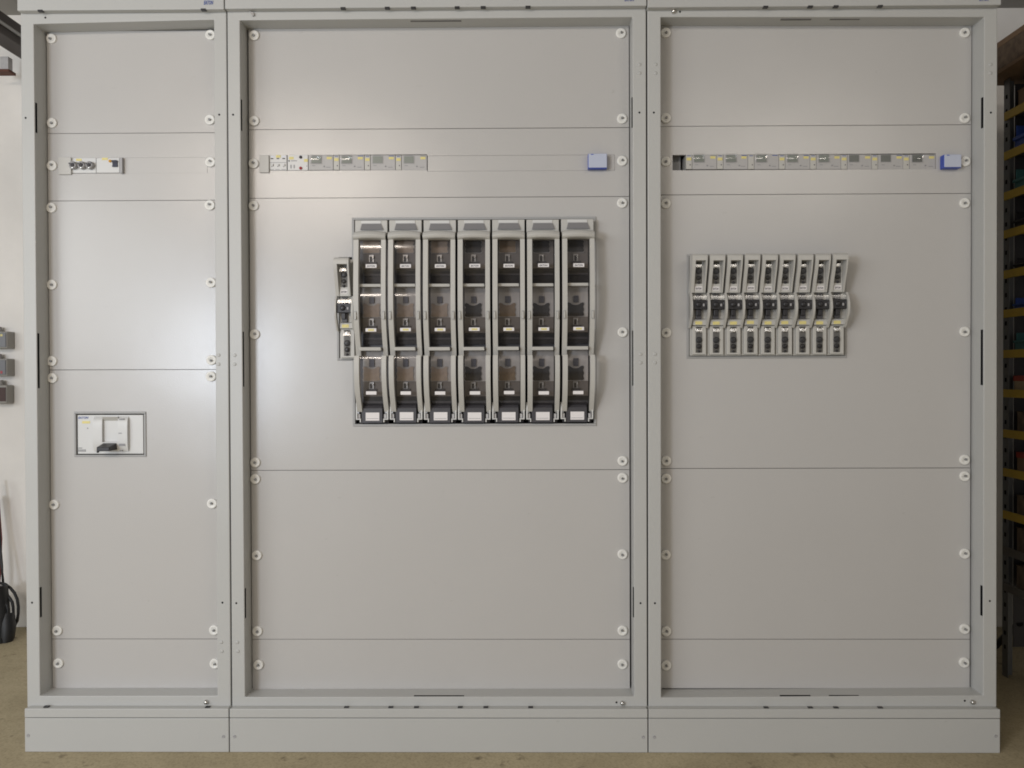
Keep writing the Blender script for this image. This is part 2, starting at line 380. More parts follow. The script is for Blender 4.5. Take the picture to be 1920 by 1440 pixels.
    for px, py in screws['plinth']:
        pd = MB(); c = at(px, py, -.0255); pd.lathe(c, [(.0048, -.001), (.0045, .0012), (.003, .0012), (.0026, .0003), (.0001, .0003)], GREY2, 12); pd.build('rivet', pln)
    # brand mark on the lid
    x, y = screws['logo']
    MB().text('EATON', (x - 9, y - 4.0, x + 9, y + 4.0), -.0228, INKB, .25, .03).build('lettering', lid)
    for px, py in screws['rivets']:
        rv = MB(); c = at(px, py, -.0002); rv.lathe(c, [(.0052, -.001), (.0050, .0008), (.003, .0013), (.0001, .0013)], PAINTF, 14); rv.build('rivet', fr)
    return t, pan
base_args = lambda a, b: (a, b, 1329.5, 1346.8, 1323.5)
cab1, pan1 = cabinet(0, 'narrow light grey cabinet with one lever breaker, leftmost of the three', [(38.5, 22), (424.2, 16), (432.6, 1326), (51, 1326)],
    [(63, 45), (401, 37), (407.5, 1304.5), (75, 1305)], (32, -8, 419.6, 18.5), base_args(46, 428.6),
    [(53, 245.6, []), (245.6, 372.6, [(132.6, 295.6, 389.2, 324.8)]), (372.6, 691, []), (691, 1198, [(142, 776, 270, 853)]), (1198, 1291.5, [])],
    [(97, 73), (98, 231), (98, 311), (97, 390), (98, 534), (98, 677), (99, 709), (102, 946), (108, 1182), (110, 1243),
     (395, 66), (394, 225), (395, 304), (394, 385), (396, 530), (397, 675), (396, 706), (398, 944), (402, 1181), (403, 1244)],
    [('L', 64, (193, 249)), ('L', 65, (625, 728)), ('L', 72, (1101, 1157))],
    [(48, 221), (411, 215), (60, 1130), (417, 1130), (85, 33)],
    dict(lid=[(75, 22), (381, 17)], base=[(88, 1325), (390, 1326)], chrome=[(387, 1316)], plinth=[(53, 1379), (419, 1381)], logo=(391, 4.8), rivets=[(410, 666), (410, 683), (415, 1204), (416, 1221)]))
cab2, pan2 = cabinet(1, 'wide light grey cabinet with seven tall fuse switches, middle of the three', [(426.0, 16), (1211.2, 12), (1213.4, 1327), (435.2, 1326)],
    [(449.5, 38), (1186, 32), (1189.5, 1306), (459.5, 1307)], (421.4, -10, 1212.4, 13.5), base_args(430.4, 1214.3),
    [(48, 240.5, []), (240.5, 369.5, [(503.8, 290.2, 801, 319.6), (801, 291, 1152.6, 320.6)]), (369.5, 881, [(665, 412, 1113.5, 795), (635.5, 482, 665, 672)]), (881, 1198.6, []), (1198.6, 1293.5, [])],
    [(477, 67), (477, 227), (476, 307), (476, 386), (478, 627), (479, 867), (479, 898), (482, 1041), (483, 1183), (485, 1246),
     (1164, 63), (1166, 223), (1166, 302), (1166, 381), (1167, 623), (1167, 864), (1167, 896), (1167, 1039), (1167, 1182), (1167, 1245)],
    [('L', 450, (187, 245)), ('L', 451, (622, 725)), ('L', 456, (1103, 1159)), ('R', 1187, (183, 239)), ('R', 1188, (620, 723)), ('R', 1189, (1101, 1157)), ('T', (770, 865), 0), ('B', (776, 870), 0)],
    [(437, 215), (1199, 211), (443, 1131), (1201, 1131), (1156, 1317)],
    dict(lid=[(643, 14), (726, 13), (775, 13), (857, 12), (906, 12), (990, 11)], base=[(650, 1326.4), (733, 1326.4), (781, 1326.4), (863, 1326.4), (911, 1326.4), (995, 1326.4)],
         chrome=[(1167, 1318)], plinth=[(440, 1381), (1206, 1382)], logo=(1180, -1.5), rivets=[(440, 666), (440, 683), (1201, 664), (1201, 680), (1199, 121), (1199, 137), (445, 1204), (446, 1221)]))
cab3, pan3 = cabinet(2, 'light grey metal cabinet with nine slim fuse switches, rightmost beside the dark shelf rack', [(1213.8, 12), (1870.2, 12), (1868.6, 1326), (1216, 1327)],
    [(1239, 32), (1845.5, 32), (1843.5, 1304), (1240, 1308)], (1214.2, -10, 1877.5, 11.5), base_args(1216.2, 1875.5),
    [(44, 238.8, []), (238.8, 367, [(1261, 289.0, 1754.9, 318.2)]), (367, 879, [(1292.5, 480, 1583, 667.5)]), (879, 1198.6, []), (1198.6, 1290.5, [])],
    [(1248, 62), (1248, 222), (1248, 303), (1248, 382), (1249, 624), (1249, 864), (1249, 897), (1248, 1040), (1249, 1183), (1249, 1247),
     (1808, 62), (1808, 222), (1809, 303), (1808, 381), (1808, 622), (1808, 862), (1808, 893), (1808, 1038), (1808, 1179), (1807, 1242)],
    [('R', 1846, (183, 240)), ('R', 1846, (618, 722)), ('R', 1844, (1098, 1154)), ('T', (1463, 1520), 0), ('T', (1555, 1611), 0), ('B', (1463, 1520), 0), ('B', (1555, 1611), 0)],
    [(1226, 211), (1858, 211), (1228, 1131), (1856, 1127), (1809, 1314), (1275, 22)],
    dict(lid=[(1436, 11), (1520, 11), (1568, 11), (1651, 11)], base=[(1436, 1327), (1519, 1327), (1567, 1327), (1650, 1327)],
         chrome=[(1263, 22), (1823, 1316)], plinth=[(1227, 1382), (1867, 1380)], logo=(1845, -2.0), rivets=[(1228, 664), (1228, 680), (1229, 121), (1229, 137), (1857, 121), (1857, 137)]))
def panel_at(pan, py): 
    z = at(950, py, YP).z
    return [p for a, b, p in pan if a <= z <= b][0]
trim((138.5, 772, 273.5, 856.5), 3.6, panel_at(pan1, 800))
p2 = panel_at(pan2, 600)
trim((660.5, 407, 1118, 799), 4.6, p2); 
tm = MB(); Y_ = YP - .0035
tm.pbox((631.5, 487, 635.5, 676), Y_, YP + .02, TRIM).pbox((635.6, 671.5, 660.3, 676), Y_, YP + .02, TRIM).build('edge_trim', p2, .001, 1)
trim((1288, 476, 1587.5, 671.5), 4.2, panel_at(pan3, 600))
# blanking strips and end covers of the module rows
def blank(p, parent, Y=YP - .0008, m=PAINT): return MB().pbox(p, Y, YP + .01, m).build('blanking_strip', parent, .0008, 1)
d1, d2, d3 = panel_at(pan1, 310), panel_at(pan2, 310), panel_at(pan3, 310)
blank((229.3, 295.2, 388.9, 324.8), d1, YP + .0005); blank((109, 294.5, 133, 327), d1, YP - .006, GREY)
blank((801.8, 291.2, 1152.4, 320.4), d2, YP + .0005); blank((486, 291, 504, 323.5), d2, YP - .006, GREY)
MB().pbox((1261, 284, 1276, 324), .105, .112, TRIM).build('mounting_rail', cab3)
MB().pbox((1226, 284, 1780, 290), .14, .15, INNER).build('mounting_rail', cab3)
# hinge lug at the top left corner of the wide cabinet
hg = MB(); c = at(474, 27, 0); hg.poly([(c.x - .009, c.z + .007), (c.x + .004, c.z + .003), (c.x + .006, c.z - .005), (c.x + .001, c.z - .007)], -.006, .001, STEEL); hg.build('hinge_lug', [k for k in kids(cab2) if k.name.startswith('frame')][0])

# ------------------------------------------------------------------ lever circuit breaker
t = thing('circuit_breaker', 'white lever circuit breaker with black handle set in the narrow cabinet', 'circuit breaker', at(206, 853, .07))
b = MB(); b.pbox((145.5, 778, 268.5, 851), YP + .002, .15, WHITE); body = b.build('housing', t, .0012, 2)
cv = MB(); YF = .053
# raised middle cover with curved front, opening for the lever
x0, x1, z0, z1 = rect((174, 781, 238.5, 846), YF)
sx0, _, sz0, sz1 = rect((191, 782, 221, 829), YF); sx1 = rect((191, 782, 220.5, 829), YF)[1]
def curve(z): 
    k = (z - z0) / (z1 - z0); return YF + .006 * (2 * k - 1) ** 4 + (.006 if k > .93 else 0) * (k - .93) / .07
def strip(xa, xb, za, zb, off=0):
    zy = [(zb + (za - zb) * i / 12, curve(zb + (za - zb) * i / 12) + off) for i in range(13)]
    cv.prof(xa, xb, zy, WHITE, .018)
strip(x0, sx0, z0, z1); strip(sx1, x1, z0, z1); strip(sx0 + .0002, sx1 - .0002, z0, sz0); cv.box(sx0, sx1, YF + .0105, YF + .02, sz0, sz1, WHITE)
cv.add([(sx0, YF + .002, z1 - .001), (sx1, YF + .002, z1 - .001), (sx1, YF + .0104, z1 - .013), (sx0, YF + .0104, z1 - .013), (sx0, YF + .02, z1 - .001), (sx1, YF + .02, z1 - .001)], [(3, 2, 1, 0), (0, 1, 5, 4)], GREY)
cv.build('raised_cover', t, .0008, 1)
hd = MB(); za, zb = at(200, 829, .056).z, at(200, 843, .056).z; xa, xb = at(193.5, 835, .056).x, at(219.8, 835, .056).x
A = [(xa + .002, .012, zb - .001), (xb - .002, .012, zb - .001), (xb - .002, .012, za - .011), (xa + .002, .012, za - .011)]
B = [(xa, YF + .014, zb), (xb, YF + .014, zb), (xb, YF + .014, za), (xa, YF + .014, za)]
hd.hexa(A, B, BLACK); hd.box(xa + .002, xa + .006, .0118, .022, zb - .006, zb - .0005, BLACK)
hd.build('lever', t, .0018, 2)
YT = YP + .0014
MB().text('EATON', (146.6, 781, 166.0, 785.4), YT, INKB, .25, .03).build('lettering', body)
MB().pbox((154, 789.5, 168.5, 794), YT - .0004, YP + .003, YELLOW).build('sticker', body)
ln = MB(); ln.pbox((146.2, 839.6, 154, 840.6), YT, YT + .001, INK)
for i in range(6): ln.pbox((146.6 + i * 2.5, 842.6, 148.2 + i * 2.5, 847), YT, YT + .001, INKL)
ln.pbox((163, 802, 165.4, 804), YT, YT + .001, INKL); ln.build('printed_mark', body)
ln = MB()
for p in ((223, 785, 232, 787), (222, 811.5, 228, 813), (223, 832, 234, 836), (224, 844, 229, 846)): ln.pbox(p, YF - .001, YF + .004, INKL)
ln.build('printed_mark', t)

# ------------------------------------------------------------------ module row, narrow cabinet
YM = YP + .0008
t = thing('fuse_holder', 'white fuse base with three round grey fuse caps and a yellow sticker', 'fuse holder', at(156, 324, .1))
MB().pbox((133.4, 296, 180, 324.5), YM, .13, WHITE).build('housing', t, .0008, 1)
for i, x in enumerate((140, 156, 171)):
    c = at(x, 311, YM); m = MB()
    m.lathe(c, [(.0115, 0), (.0112, .012), (.009, .015), (.0075, .015), (.007, .010), (.0001, .010)], GREY2, 18)
    m.lathe((c[0], c[1] - .011, c[2]), [(.0048, 0), (.0046, .003), (.0001, .0035)], DGREY, 12)
    for a in (.6, 2.7, 4.8): m.box(c[0] + .009 * math.cos(a) - .002, c[0] + .009 * math.cos(a) + .002, c[1] - .0158, c[1] - .012, c[2] + .009 * math.sin(a) - .0016, c[2] + .009 * math.sin(a) + .0016, DGREY if a < 4 else CHROME)
    m.build('fuse_cap', t)
MB().pbox((142.5, 297.6, 153, 301.6), YM - .0006, YM + .002, YELLOW).build('sticker', t)
t = thing('switch_module', 'white module with orange lamp and dark rocker switch in the narrow cabinet', 'switch', at(204, 324, .1))
MB().pbox((180.6, 296, 224, 324), YM - .004, .13, WHITE).build('housing', t, .0008, 1)
MB().pbox((191, 295.8, 202, 300), YM - .0048, YM, YELLOW).build('sticker', t)
c = at(206.7, 302.2, YM - .004); MB().lathe(c, [(.0042, -.001), (.004, .003), (.0001, .0042)], ORANGE, 12).build('lamp', t)
x0, x1, z0, z1 = rect((211.5, 301.5, 221, 313.2), YM - .004); m = MB(); m.prof(x0, x1, [(z1, YM - .013), ((z0 + z1) / 2, YM - .006), (z0, YM - .009)], KNOB, .012, False); m.build('rocker', t)
MB().pbox((224.4, 295, 229, 324.4), YM - .012, .13, GREY2).build('end_wall', t, .0005, 1)

# ------------------------------------------------------------------ module row, wide cabinet
t = thing('circuit_breaker', 'white three pole miniature breaker at the left end of the module row', 'circuit breaker', at(520, 320, .1))
MB().pbox((504.5, 290.4, 537.6, 319.6), YM, .13, WHITE).build('housing', t, .0008, 1)
m = MB()
for i in range(3):
    x = 507.5 + i * 11
    m.pbox((x, 296.3, x + 5, 298.2), YM - .0004, YM + .001, INK)
    m.pbox((x + 1.4, 307.6, x + 2.6, 313.2), YM - .0004, YM + .001, INKL); m.pbox((x - 2, 317.2, x + 6, 318), YM - .0004, YM + .001, INKL)
    if i != 1: m.pbox((x, 292.6, x + 6.5, 294.6), YM - .0004, YM + .001, PBLUE)
m.pbox((505, 304.4, 537.2, 305.2), YM - .0004, YM + .001, INKL)
m.build('printed_mark', t)
MB().pbox((517.5, 290.8, 526, 295.6), YM - .0008, YM + .001, YELLOW).build('sticker', t)
for i in range(3):
    MB().pbox((509 + i * 11, 307, 511.6 + i * 11, 311), YM - .005, YM + .001, WHITE).build('toggle', t, .0005, 1)
t = thing('residual_current_device', 'white module with one black and one red round button and yellow sticker', 'circuit breaker', at(555, 320, .1))
MB().pbox((539.2, 290.4, 577.4, 319.4), YM, .13, WHITE).build('housing', t, .0008, 1)
c = at(563.8, 294.8, YM); MB().lathe(c, [(.0046, -.001), (.0042, .003), (.0001, .0038)], DGREY, 14).build('button', t)
c = at(564.0, 315.4, YM); MB().lathe(c, [(.0046, -.001), (.0042, .003), (.0001, .0038)], RED, 14).build('button', t)
MB().pbox((542, 294, 550.5, 299), YM - .0006, YM + .001, YELLOW).build('sticker', t); MB().pbox((570, 298, 577, 303.4), YM - .0006, YM + .001, YELLOW).build('sticker', t)
m = MB(); c = at(542, 301.8, YM); m.lathe(c, [(.0024, -.001), (.0022, .0006), (.0001, .0006)], INK, 10); m.pbox((545.5, 300.8, 557, 302.2), YM - .0004, YM + .001, INKL)
for x in (544.5, 550.5): m.pbox((x, 309, x + 2.2, 315.6), YM - .0004, YM + .001, INKL)
m.pbox((574.6, 310.4, 576, 312.4), YM - .0004, YM + .001, INKL); m.build('printed_mark', t)

def meter(x0, x1, y0, y1, lx, ly, label, group, film=0, dark=False, sticker=True, off=0):
    t = thing('energy_meter', label, 'meter', at((x0 + x1) / 2, y1, .1), group)
    MB().pbox((x0, y0, x1, y1), YM, .13, METER).build('housing', t, .0008, 1)
    s = MB(); s.pbox((lx - .9, ly - .9, lx + 19, ly + 13.6), YM - .0012, YM + .001, GREY2); 
    s.pbox((lx, ly, lx + 18, ly + 12.6), YM - .0018, YM, LCDD if dark else LCD); scr = s.build('screen', t)
    if sticker: MB().pbox((x1 - 12 + off, y0 + 3.4, x1 - 2.6 + off, y0 + 8.0), YM - .0006, YM + .001, YELLOW).build('sticker', t)
    m = MB(); m.pbox((x1 - 12, y0 + 1.2, x1 - 2, y0 + 2.6), YM - .0005, YM + .001, INKB if random.random() < .5 else INKL); m.pbox((lx + 1, y0 + .9, lx + 16, y0 + 1.7), YM - .0005, YM + .001, INKL)
    m.pbox((x1 - 13, y1 - 6, x1 - 5, y1 - 5), YM - .0005, YM + .001, INKL); m.pbox((lx + 1, y1 - 9, lx + 7, y1 - 8), YM - .0005, YM + .001, INKL); m.build('printed_mark', t)
    c = at(lx + 24, y1 - 7, YM); MB().lathe(c, [(.0022, -.001), (.002, .0012), (.0001, .0014)], INKL, 10).build('button', t)
    if film:
        rr = random.Random(int(lx)); nx, nz = 12, 9; fx0, fx1, fz0, fz1 = rect((lx - 2, ly - 3, lx + 19.5, ly + 15), YM - .004)
        vs = [(fx0 + (fx1 - fx0) * i / nx, YM - .0028 - rr.random() * (.00007 if film < 1.2 else .00020) * film - .0034 * (max(0, 2 * i / nx - 1) ** 3 * 1.2 + abs(2 * j / nz - 1) ** 3) * (.75 + .5 * rr.random()), fz0 + (fz1 - fz0) * j / nz) for j in range(nz + 1) for i in range(nx + 1)]
        f_ = MB(); f_.add(vs, [(j * (nx + 1) + i, j * (nx + 1) + i + 1, (j + 1) * (nx + 1) + i + 1, (j + 1) * (nx + 1) + i) for j in range(nz) for i in range(nx)], FILM, True)
        f_.build('protective_film', scr)
    return t
def strip_module(x0, x1, y0, y1, label, group, yellow=True):
    t = thing('terminal_module', label, 'module', at((x0 + x1) / 2, y1, .1), group)
    MB().pbox((x0, y0, x1, y1), YM - .001, .13, GREY).build('housing', t, .0006, 1)
    if yellow: MB().pbox((x0 + 1.2, y0 + 5.6, x1 - 1.2, y0 + 10.6), YM - .0018, YM, YELLOW).build('sticker', t)
    m = MB(); m.pbox((x0 + 2, y0 + 1.4, x1 - 2, y0 + 2.6), YM - .0016, YM, INKB); m.build('printed_mark', t)
    c = at(x1 - 3.4, y1 - 8, YM - .001); MB().lathe(c, [(.0017, -.001), (.0017, .0006), (.0001, .0006)], DGREY, 8).build('screw', t)
ORD = ['first', 'second', 'third', 'fourth', 'fifth', 'sixth', 'seventh', 'eighth', 'ninth']
mlab = ['grey energy meter next to the red and black button module',
        'grey energy meter with glare under its display, second from left in the row of four',
        'grey energy meter with clean display, third from left in the row of four',
        'grey energy meter at the right end of the row of four beside the blank strip']
for i in range(4):
    s0 = 578.2 + i * 58.2
    if i: strip_module(s0 - 11, s0 - .5, 291, 318.6, 'narrow pale module between the %s and %s meters of the row of four' % (ORD[i - 1], ORD[i]), 'narrow modules in the row of four meters')
    meter(s0 + .2, s0 + 46.4 if i < 3 else 800.4, 290.6, 319, (584, 641, 699, 757.6)[i], 293, mlab[i], 'meters in the row of four', (1, .8, 0, 0)[i])
glab = ['grey energy meter nearest the dark empty slot in the row of eight',
        'grey energy meter with badly crinkled film over its display, second in the row of eight',
        'grey energy meter with a bluish display under film, third in the row of eight',
        'grey energy meter with a thin glare above its display, fourth in the row of eight',
        'grey energy meter with crumpled glossy film on its display, fifth in the row of eight',
        'grey energy meter with plain dark display, sixth in the row of eight',
        'grey energy meter with plain grey display, seventh in the row of eight',
        'grey energy meter nearest the blue box, at the right end of the row of eight']
sx = [1286, 1344.3, 1402.5, 1460.5, 1519, 1577, 1634.5, 1693.5, 1754.5]
lx = [1302, 1362, 1419, 1477, 1536, 1592.5, 1652, 1711]
for i in range(8):
    strip_module(sx[i] + .3, sx[i] + 11.4, 290, 317, 'narrow pale module left of the %s meter in the row of eight' % ORD[i], 'narrow modules in the row of eight meters', i != 2)
    meter(sx[i] + 12, sx[i + 1] - .3, 289.4, 317.4, lx[i], 290.6, glab[i], 'meters in the row of eight', (.8, 1.5, .6, .6, 1.6, 0, 0, .5)[i], i > 4, i != 2)
for p, side, lab in (((1103, 287.5, 1138.5, 315.5), 0, 'pale blue box with dark blue sides standing out at the end of the blank strip'),
                     ((1770.5, 289, 1803, 314.5), 1, 'pale blue box with wide dark blue flank beside the row of eight meters')):
    t = thing('module_box', lab, 'box', at((p[0] + p[2]) / 2, p[3], YP), 'blue boxes in the module rows')
    x0, x1, z0, z1 = rect(p, YP - .024)
    MB().box(x0, x1, YP - .022, YP + .02, z0, z1, BLUE).build('case', t, .001, 1)
    MB().box(x0 + .0008, x1 - .0008, YP - .0245, YP - .0222, z0 + .002, z1 - .0008, PBLUE).build('front', t, .0008, 1)
    m = MB(); m.pbox((p[0] + 5, p[1] + 1.2, p[0] + 10, p[1] + 2.6), YP - .0249, YP - .024, BLUE); m.build('printed_mark', t)

# ------------------------------------------------------------------ tall fuse switches (seven)
def pz(y, Y): return at(760, y, Y).z
YB = .034
org = at(757, 795, .06)
proto = thing('fuse_switch', 'tall fuse switch with bright tube glare across its smoked windows, leftmost of the seven', 'fuse switch', org, 'tall fuse switches in the middle cabinet')
b = MB()
x0, x1, zt0, zt1 = rect((729.8, 412.6, 790.4, 437), YB)
BX0, BX1 = x0, x1
b.box(x0, x1, YB, .10, zt0, zt1, GREY)                                   # head
b.box(x0 + .004, x1 - .004, .072, .12, pz(793, .072), zt0, DGREY)           # rear channel
xw = rect((742, 419.4, 780.5, 431), YB - .001); 
b.box(xw[0] - .001, xw[1] - .003, YB - .002, YB + .002, xw[3] + .0004, zt1 - .001, WHITE)
base = b.build('base', proto, .001, 1)
w = MB(); n = .003; w.add([(xw[0] - n, YB - .006, xw[2]), (xw[1] + n, YB - .006, xw[2]), (xw[1] - .002, YB - .0008, xw[3]), (xw[0] + .001, YB - .0008, xw[3]), (xw[0] - n, YB + .002, xw[2]), (xw[1] + n, YB + .002, xw[2]), (xw[1] - .002, YB + .002, xw[3]), (xw[0] + .001, YB + .002, xw[3])],
    [(0, 1, 2, 3), (4, 7, 6, 5), (0, 4, 5, 1), (1, 5, 6, 2), (2, 6, 7, 3), (3, 7, 4, 0)], HEADW); w.build('head_window', proto)
# handle: crossbar and two rails
h = MB()
xa, xb, _, _ = rect((726.8, 430, 787.4, 448), -.004); RI0 = at(737, 500, 0).x; RI1 = at(779.2, 500, 0).x
N = 14; zt_, zb_ = pz(431, -.004), pz(448, -.004)
ring = []
def hprof(k):  # cross-section of the crossbar: k 0..1 along x
    arch = .004 * (1 - (2 * k - 1) ** 2); zz = zt_ + arch - .004
    return [(zz, .030), (zz, .006), (zz - .004, -.001 - arch), (zz - .013, -.006 - arch * 1.6), (zb_ + .004, -.004 - arch), (zb_ + arch * .5 - .001, .002), (zb_ + arch * .5 - .001, .030)]
vs = []
for i in range(N + 1):
    k = i / N
    for z, y in hprof(k): vs.append((xa + (xb - xa) * k, y, z))
q = 7
h.add(vs, [(i * q + j, (i + 1) * q + j, (i + 1) * q + (j + 1) % q, i * q + (j + 1) % q) for i in range(N) for j in range(q)], GREY, True)
h.add(vs, [tuple(range(q - 1, -1, -1)), tuple(range(N * q, N * q + q))], GREY)
up = [(440, .004), (470, .001), (520, -.004), (560, -.006), (590, -.003), (612, .004), (632, .014), (650, .026), (668, .036)]
lo = [(666.5, .002), (680, -.003), (700, -.003), (720, .002), (740, .014), (757, .030), (772, .046)]
RW_ = .0148
for (xl, xr) in ((xa, RI0), (RI1, xb)):
    h.prof(xl + .0003, xr, [(pz(y, Y), Y) for y, Y in up], GREY, .022)
    h.prof(xl + .0006, xr + .0004, [(pz(y, Y), Y) for y, Y in lo], GREY, .020)
hnd = h.build('handle', proto, .001, 2)
for xc in (at(731.2, 590, -.003).x, at(784, 590, -.003).x):                 # latch slots on the rails
    m = MB(); za, zb2 = pz(583, -.006), pz(598.5, -.003)
    m.box(xc - .0030, xc + .0030, -.0068, -.001, zb2, za, TRIM); m.box(xc - .0014, xc + .0028, -.0074, -.0012, zb2 + .001, za - .0035, GREY)
    m.build('latch', hnd)
# dark terminal cover at the foot with paper label
k = MB(); xk0, xk1, _, _ = rect((741.6, 760, 780.4, 793), .048)
k.prof(xk0, xk1, [(pz(753, .07), .07), (pz(761, .055), .055), (pz(765, .048), .048), (pz(792.5, .048), .048)], DGREY, .04, False); ft = k.build('terminal_cover', proto, .001, 1)
MB().pbox((749.4, 772.8, 775, 788), .0468, .049, PAPER).build('label', ft)
m = MB(); m.pbox((751, 784.2, 773, 784.9), .0464, .047, INKL); m.build('printed_mark', ft)
# clips at the foot
for sgn, xo in ((1, 730.9), (-1, 791.6)):
    m = MB(); Y0 = .043
    def bx(xA, xB, yA, yB): m.pbox((min(xA, xB), yA, max(xA, xB), yB), Y0, Y0 + .02, WHITE)
    bx(xo, xo + sgn * 2.6, 755, 784.6); bx(xo + sgn * .1, xo + sgn * 9.3, 784.7, 786.7); bx(xo + sgn * 7.4, xo + sgn * 9.3, 786.8, 791.4)
    m.pbox((min(xo + sgn * 2.6, xo + sgn * 7), 757, max(xo + sgn * 2.6, xo + sgn * 7), 771), Y0 + .008, Y0 + .02, HOLE)
    m.pbox((min(xo + sgn * 2.6, xo + sgn * 6), 772, max(xo + sgn * 2.6, xo + sgn * 6), 775), Y0 + .001, Y0 + .012, STEEL)
    m.pbox((min(xo + sgn * 3.6, xo + sgn * 8), 776, max(xo + sgn * 3.6, xo + sgn * 8), 784), Y0 + .006, Y0 + .018, GREY3)
    m.build('foot_clip', proto)
# three smoked windows with what lies behind them
WX0, WX1 = RI0 + .0012, RI1 - .0012
links = []
# (cover profile, plate top/bottom, knob, fuse, contact, label rect, label material)
COV = [([(447, .020), (455, .0178), (470, .0165), (490, .0172), (508, .023), (520, .034), (531, .052)], (449, 504), None, (452, 474), (477.5, 495), (750, 495.2, 770.4, 502), 'EATON'),
       ([(537.2, .0165), (545, .0128), (560, .0105), (580, .0110), (604, .017), (622, .028), (634, .042), (646, .060)], (538, 624), (556, 568), (568.5, 594), (597, 614.6), (750.2, 614.8, 770.2, 621), 'Y'),
       ([(657, .0185), (664, .0118), (676, .0095), (700, .0105), (722, .017), (742, .028), (752, .040), (762, .060)], (658, 743), (673, 687.5), (687, 714), (716, 733), (751, 733.8, 770.4, 740), '')]
for cp, pl_, kn, fu, ct, lb, txt in COV:
    c = MB(); c.prof(WX0, WX1, [(pz(y, Y), Y) for y, Y in cp], SMOKE); cov = c.build('window', proto)
    if cp[0][0] > 500:
        y0 = cp[0][0]; e = MB(); x0, x1, z0, z1 = rect((738.6, y0 - 5.4 - (1 if y0 > 600 else 0), 777.8, y0), .012)
        e.add([(x0, .014, z1), (x1, .014, z1), (x1 + .001, .0158, z0), (x0 - .001, .0158, z0), (x0, .07, z1), (x1, .07, z1), (x1 + .001, .07, z0 + .001), (x0 - .001, .07, z0 + .001)],
              [(3, 2, 1, 0), (0, 1, 5, 4), (1, 2, 6, 5), (3, 0, 4, 7), (2, 3, 7, 6)], GREY); e.build('window_ledge', cov, .0006, 1)
    x0, x1, z0, z1 = rect(lb, .016)
    yl = .0140 if txt == 'EATON' else .0150
    l = MB(); l.pbox(lb, .0165, .018, PAPER)
    if txt == 'Y': l.pbox((755, lb[1] + 1.4, 766, lb[3] - 1.2), .0161, .0166, YELLOW)
    if txt == 'EATON': l.text('EATON', (752.6, lb[1] + 2.0, 767.8, lb[3] - 1.6), .0161, INK, .25, .03)
    l.build('label', cov)
    # carrier plate
    c = MB(); Yc = .058
    zm = pz(fu[1] + 1, Yc); c.box(WX0, WX1, Yc, .072, zm, pz(pl_[0], Yc), GREY4 if txt == 'EATON' else GREY3)
    c.box(WX0, WX1, Yc + .0006, .072, pz(pl_[1], Yc), zm - .0002, GREY4)  # lower part of the plate darker: shading put into its colour
    c.box(WX0, WX1, Yc + .004, .072, pz(cp[-1][0] - .5, Yc), pz(pl_[1], Yc) - .0005, BLACK)
    zr = pz(pl_[1] + 9, Yc); c.box(WX0 + .004, WX1, Yc, .070, zr - .006, zr, DGREY)
    if kn: c.pbox((755.6, kn[0], 765, kn[1]), Yc - .006, Yc + .002, KNOB)
    a0, a1 = ct
    c.pbox((755.4, a0, 764.6, a1 - 4), Yc - .004, Yc + .002, STEEL); c.pbox((757, a0 + 3, 761, a1 - 5), Yc - .007, Yc, BLACK); c.pbox((761.6, a0 + 2.4, 763.8, a0 + 6.4), Yc - .009, Yc, CHROME)
    c.pbox((752, a1 - 4.2, 769.4, a1), Yc - .005, Yc + .002, DGREY)
    car = c.build('fuse_carrier', proto)
    # wavy fuse face
    fx0, fx1, fz0, fz1 = rect((744, fu[0], 775.6, fu[1]), Yc - .004); cxm = (fx0 + fx1) / 2; hw = (fx1 - fx0) / 2
    pts = []
    def arc(cx_, cz_, r_, a0_, a1_, n_=5):
        for i in range(n_ + 1): a = math.radians(a0_ + (a1_ - a0_) * i / n_); pts.append((cx_ + r_ * math.cos(a), cz_ + r_ * math.sin(a)))
    r_ = .005
    arc(fx0 + r_, fz0 + r_, r_, 180, 270); arc(fx1 - r_, fz0 + r_, r_, 270, 360)
    for i in range(1, 8): kz = i / 8; pts.append((fx1 - .0012 * (1 - math.cos(kz * 4 * math.pi)) , fz0 + r_ + (fz1 - fz0 - 2 * r_) * kz))
    arc(fx1 - r_, fz1 - r_, r_, 0, 90)
    if kn:
        for i in range(1, 10): a = math.pi * i / 10; pts.append((cxm + .0145 * math.cos(a), fz1 - .0075 * math.sin(a)))
    arc(fx0 + r_, fz1 - r_, r_, 90, 180)
    for i in range(1, 8): kz = 1 - i / 8; pts.append((fx0 + .0012 * (1 - math.cos(kz * 4 * math.pi)), fz0 + r_ + (fz1 - fz0 - 2 * r_) * kz))
    g = MB(); g.poly(pts, Yc - .003, Yc + .004, TAN)
    zc_ = (fz0 + fz1) / 2; rim = MB(); rim.poly([(cxm + (x - cxm) * 1.06, zc_ + (z - zc_) * 1.08) for x, z in pts], Yc - .0018, Yc + .003, GREY2); rim.build('fuse_rim', car)
    fo = g.build('fuse_link', proto); links.append(fo)
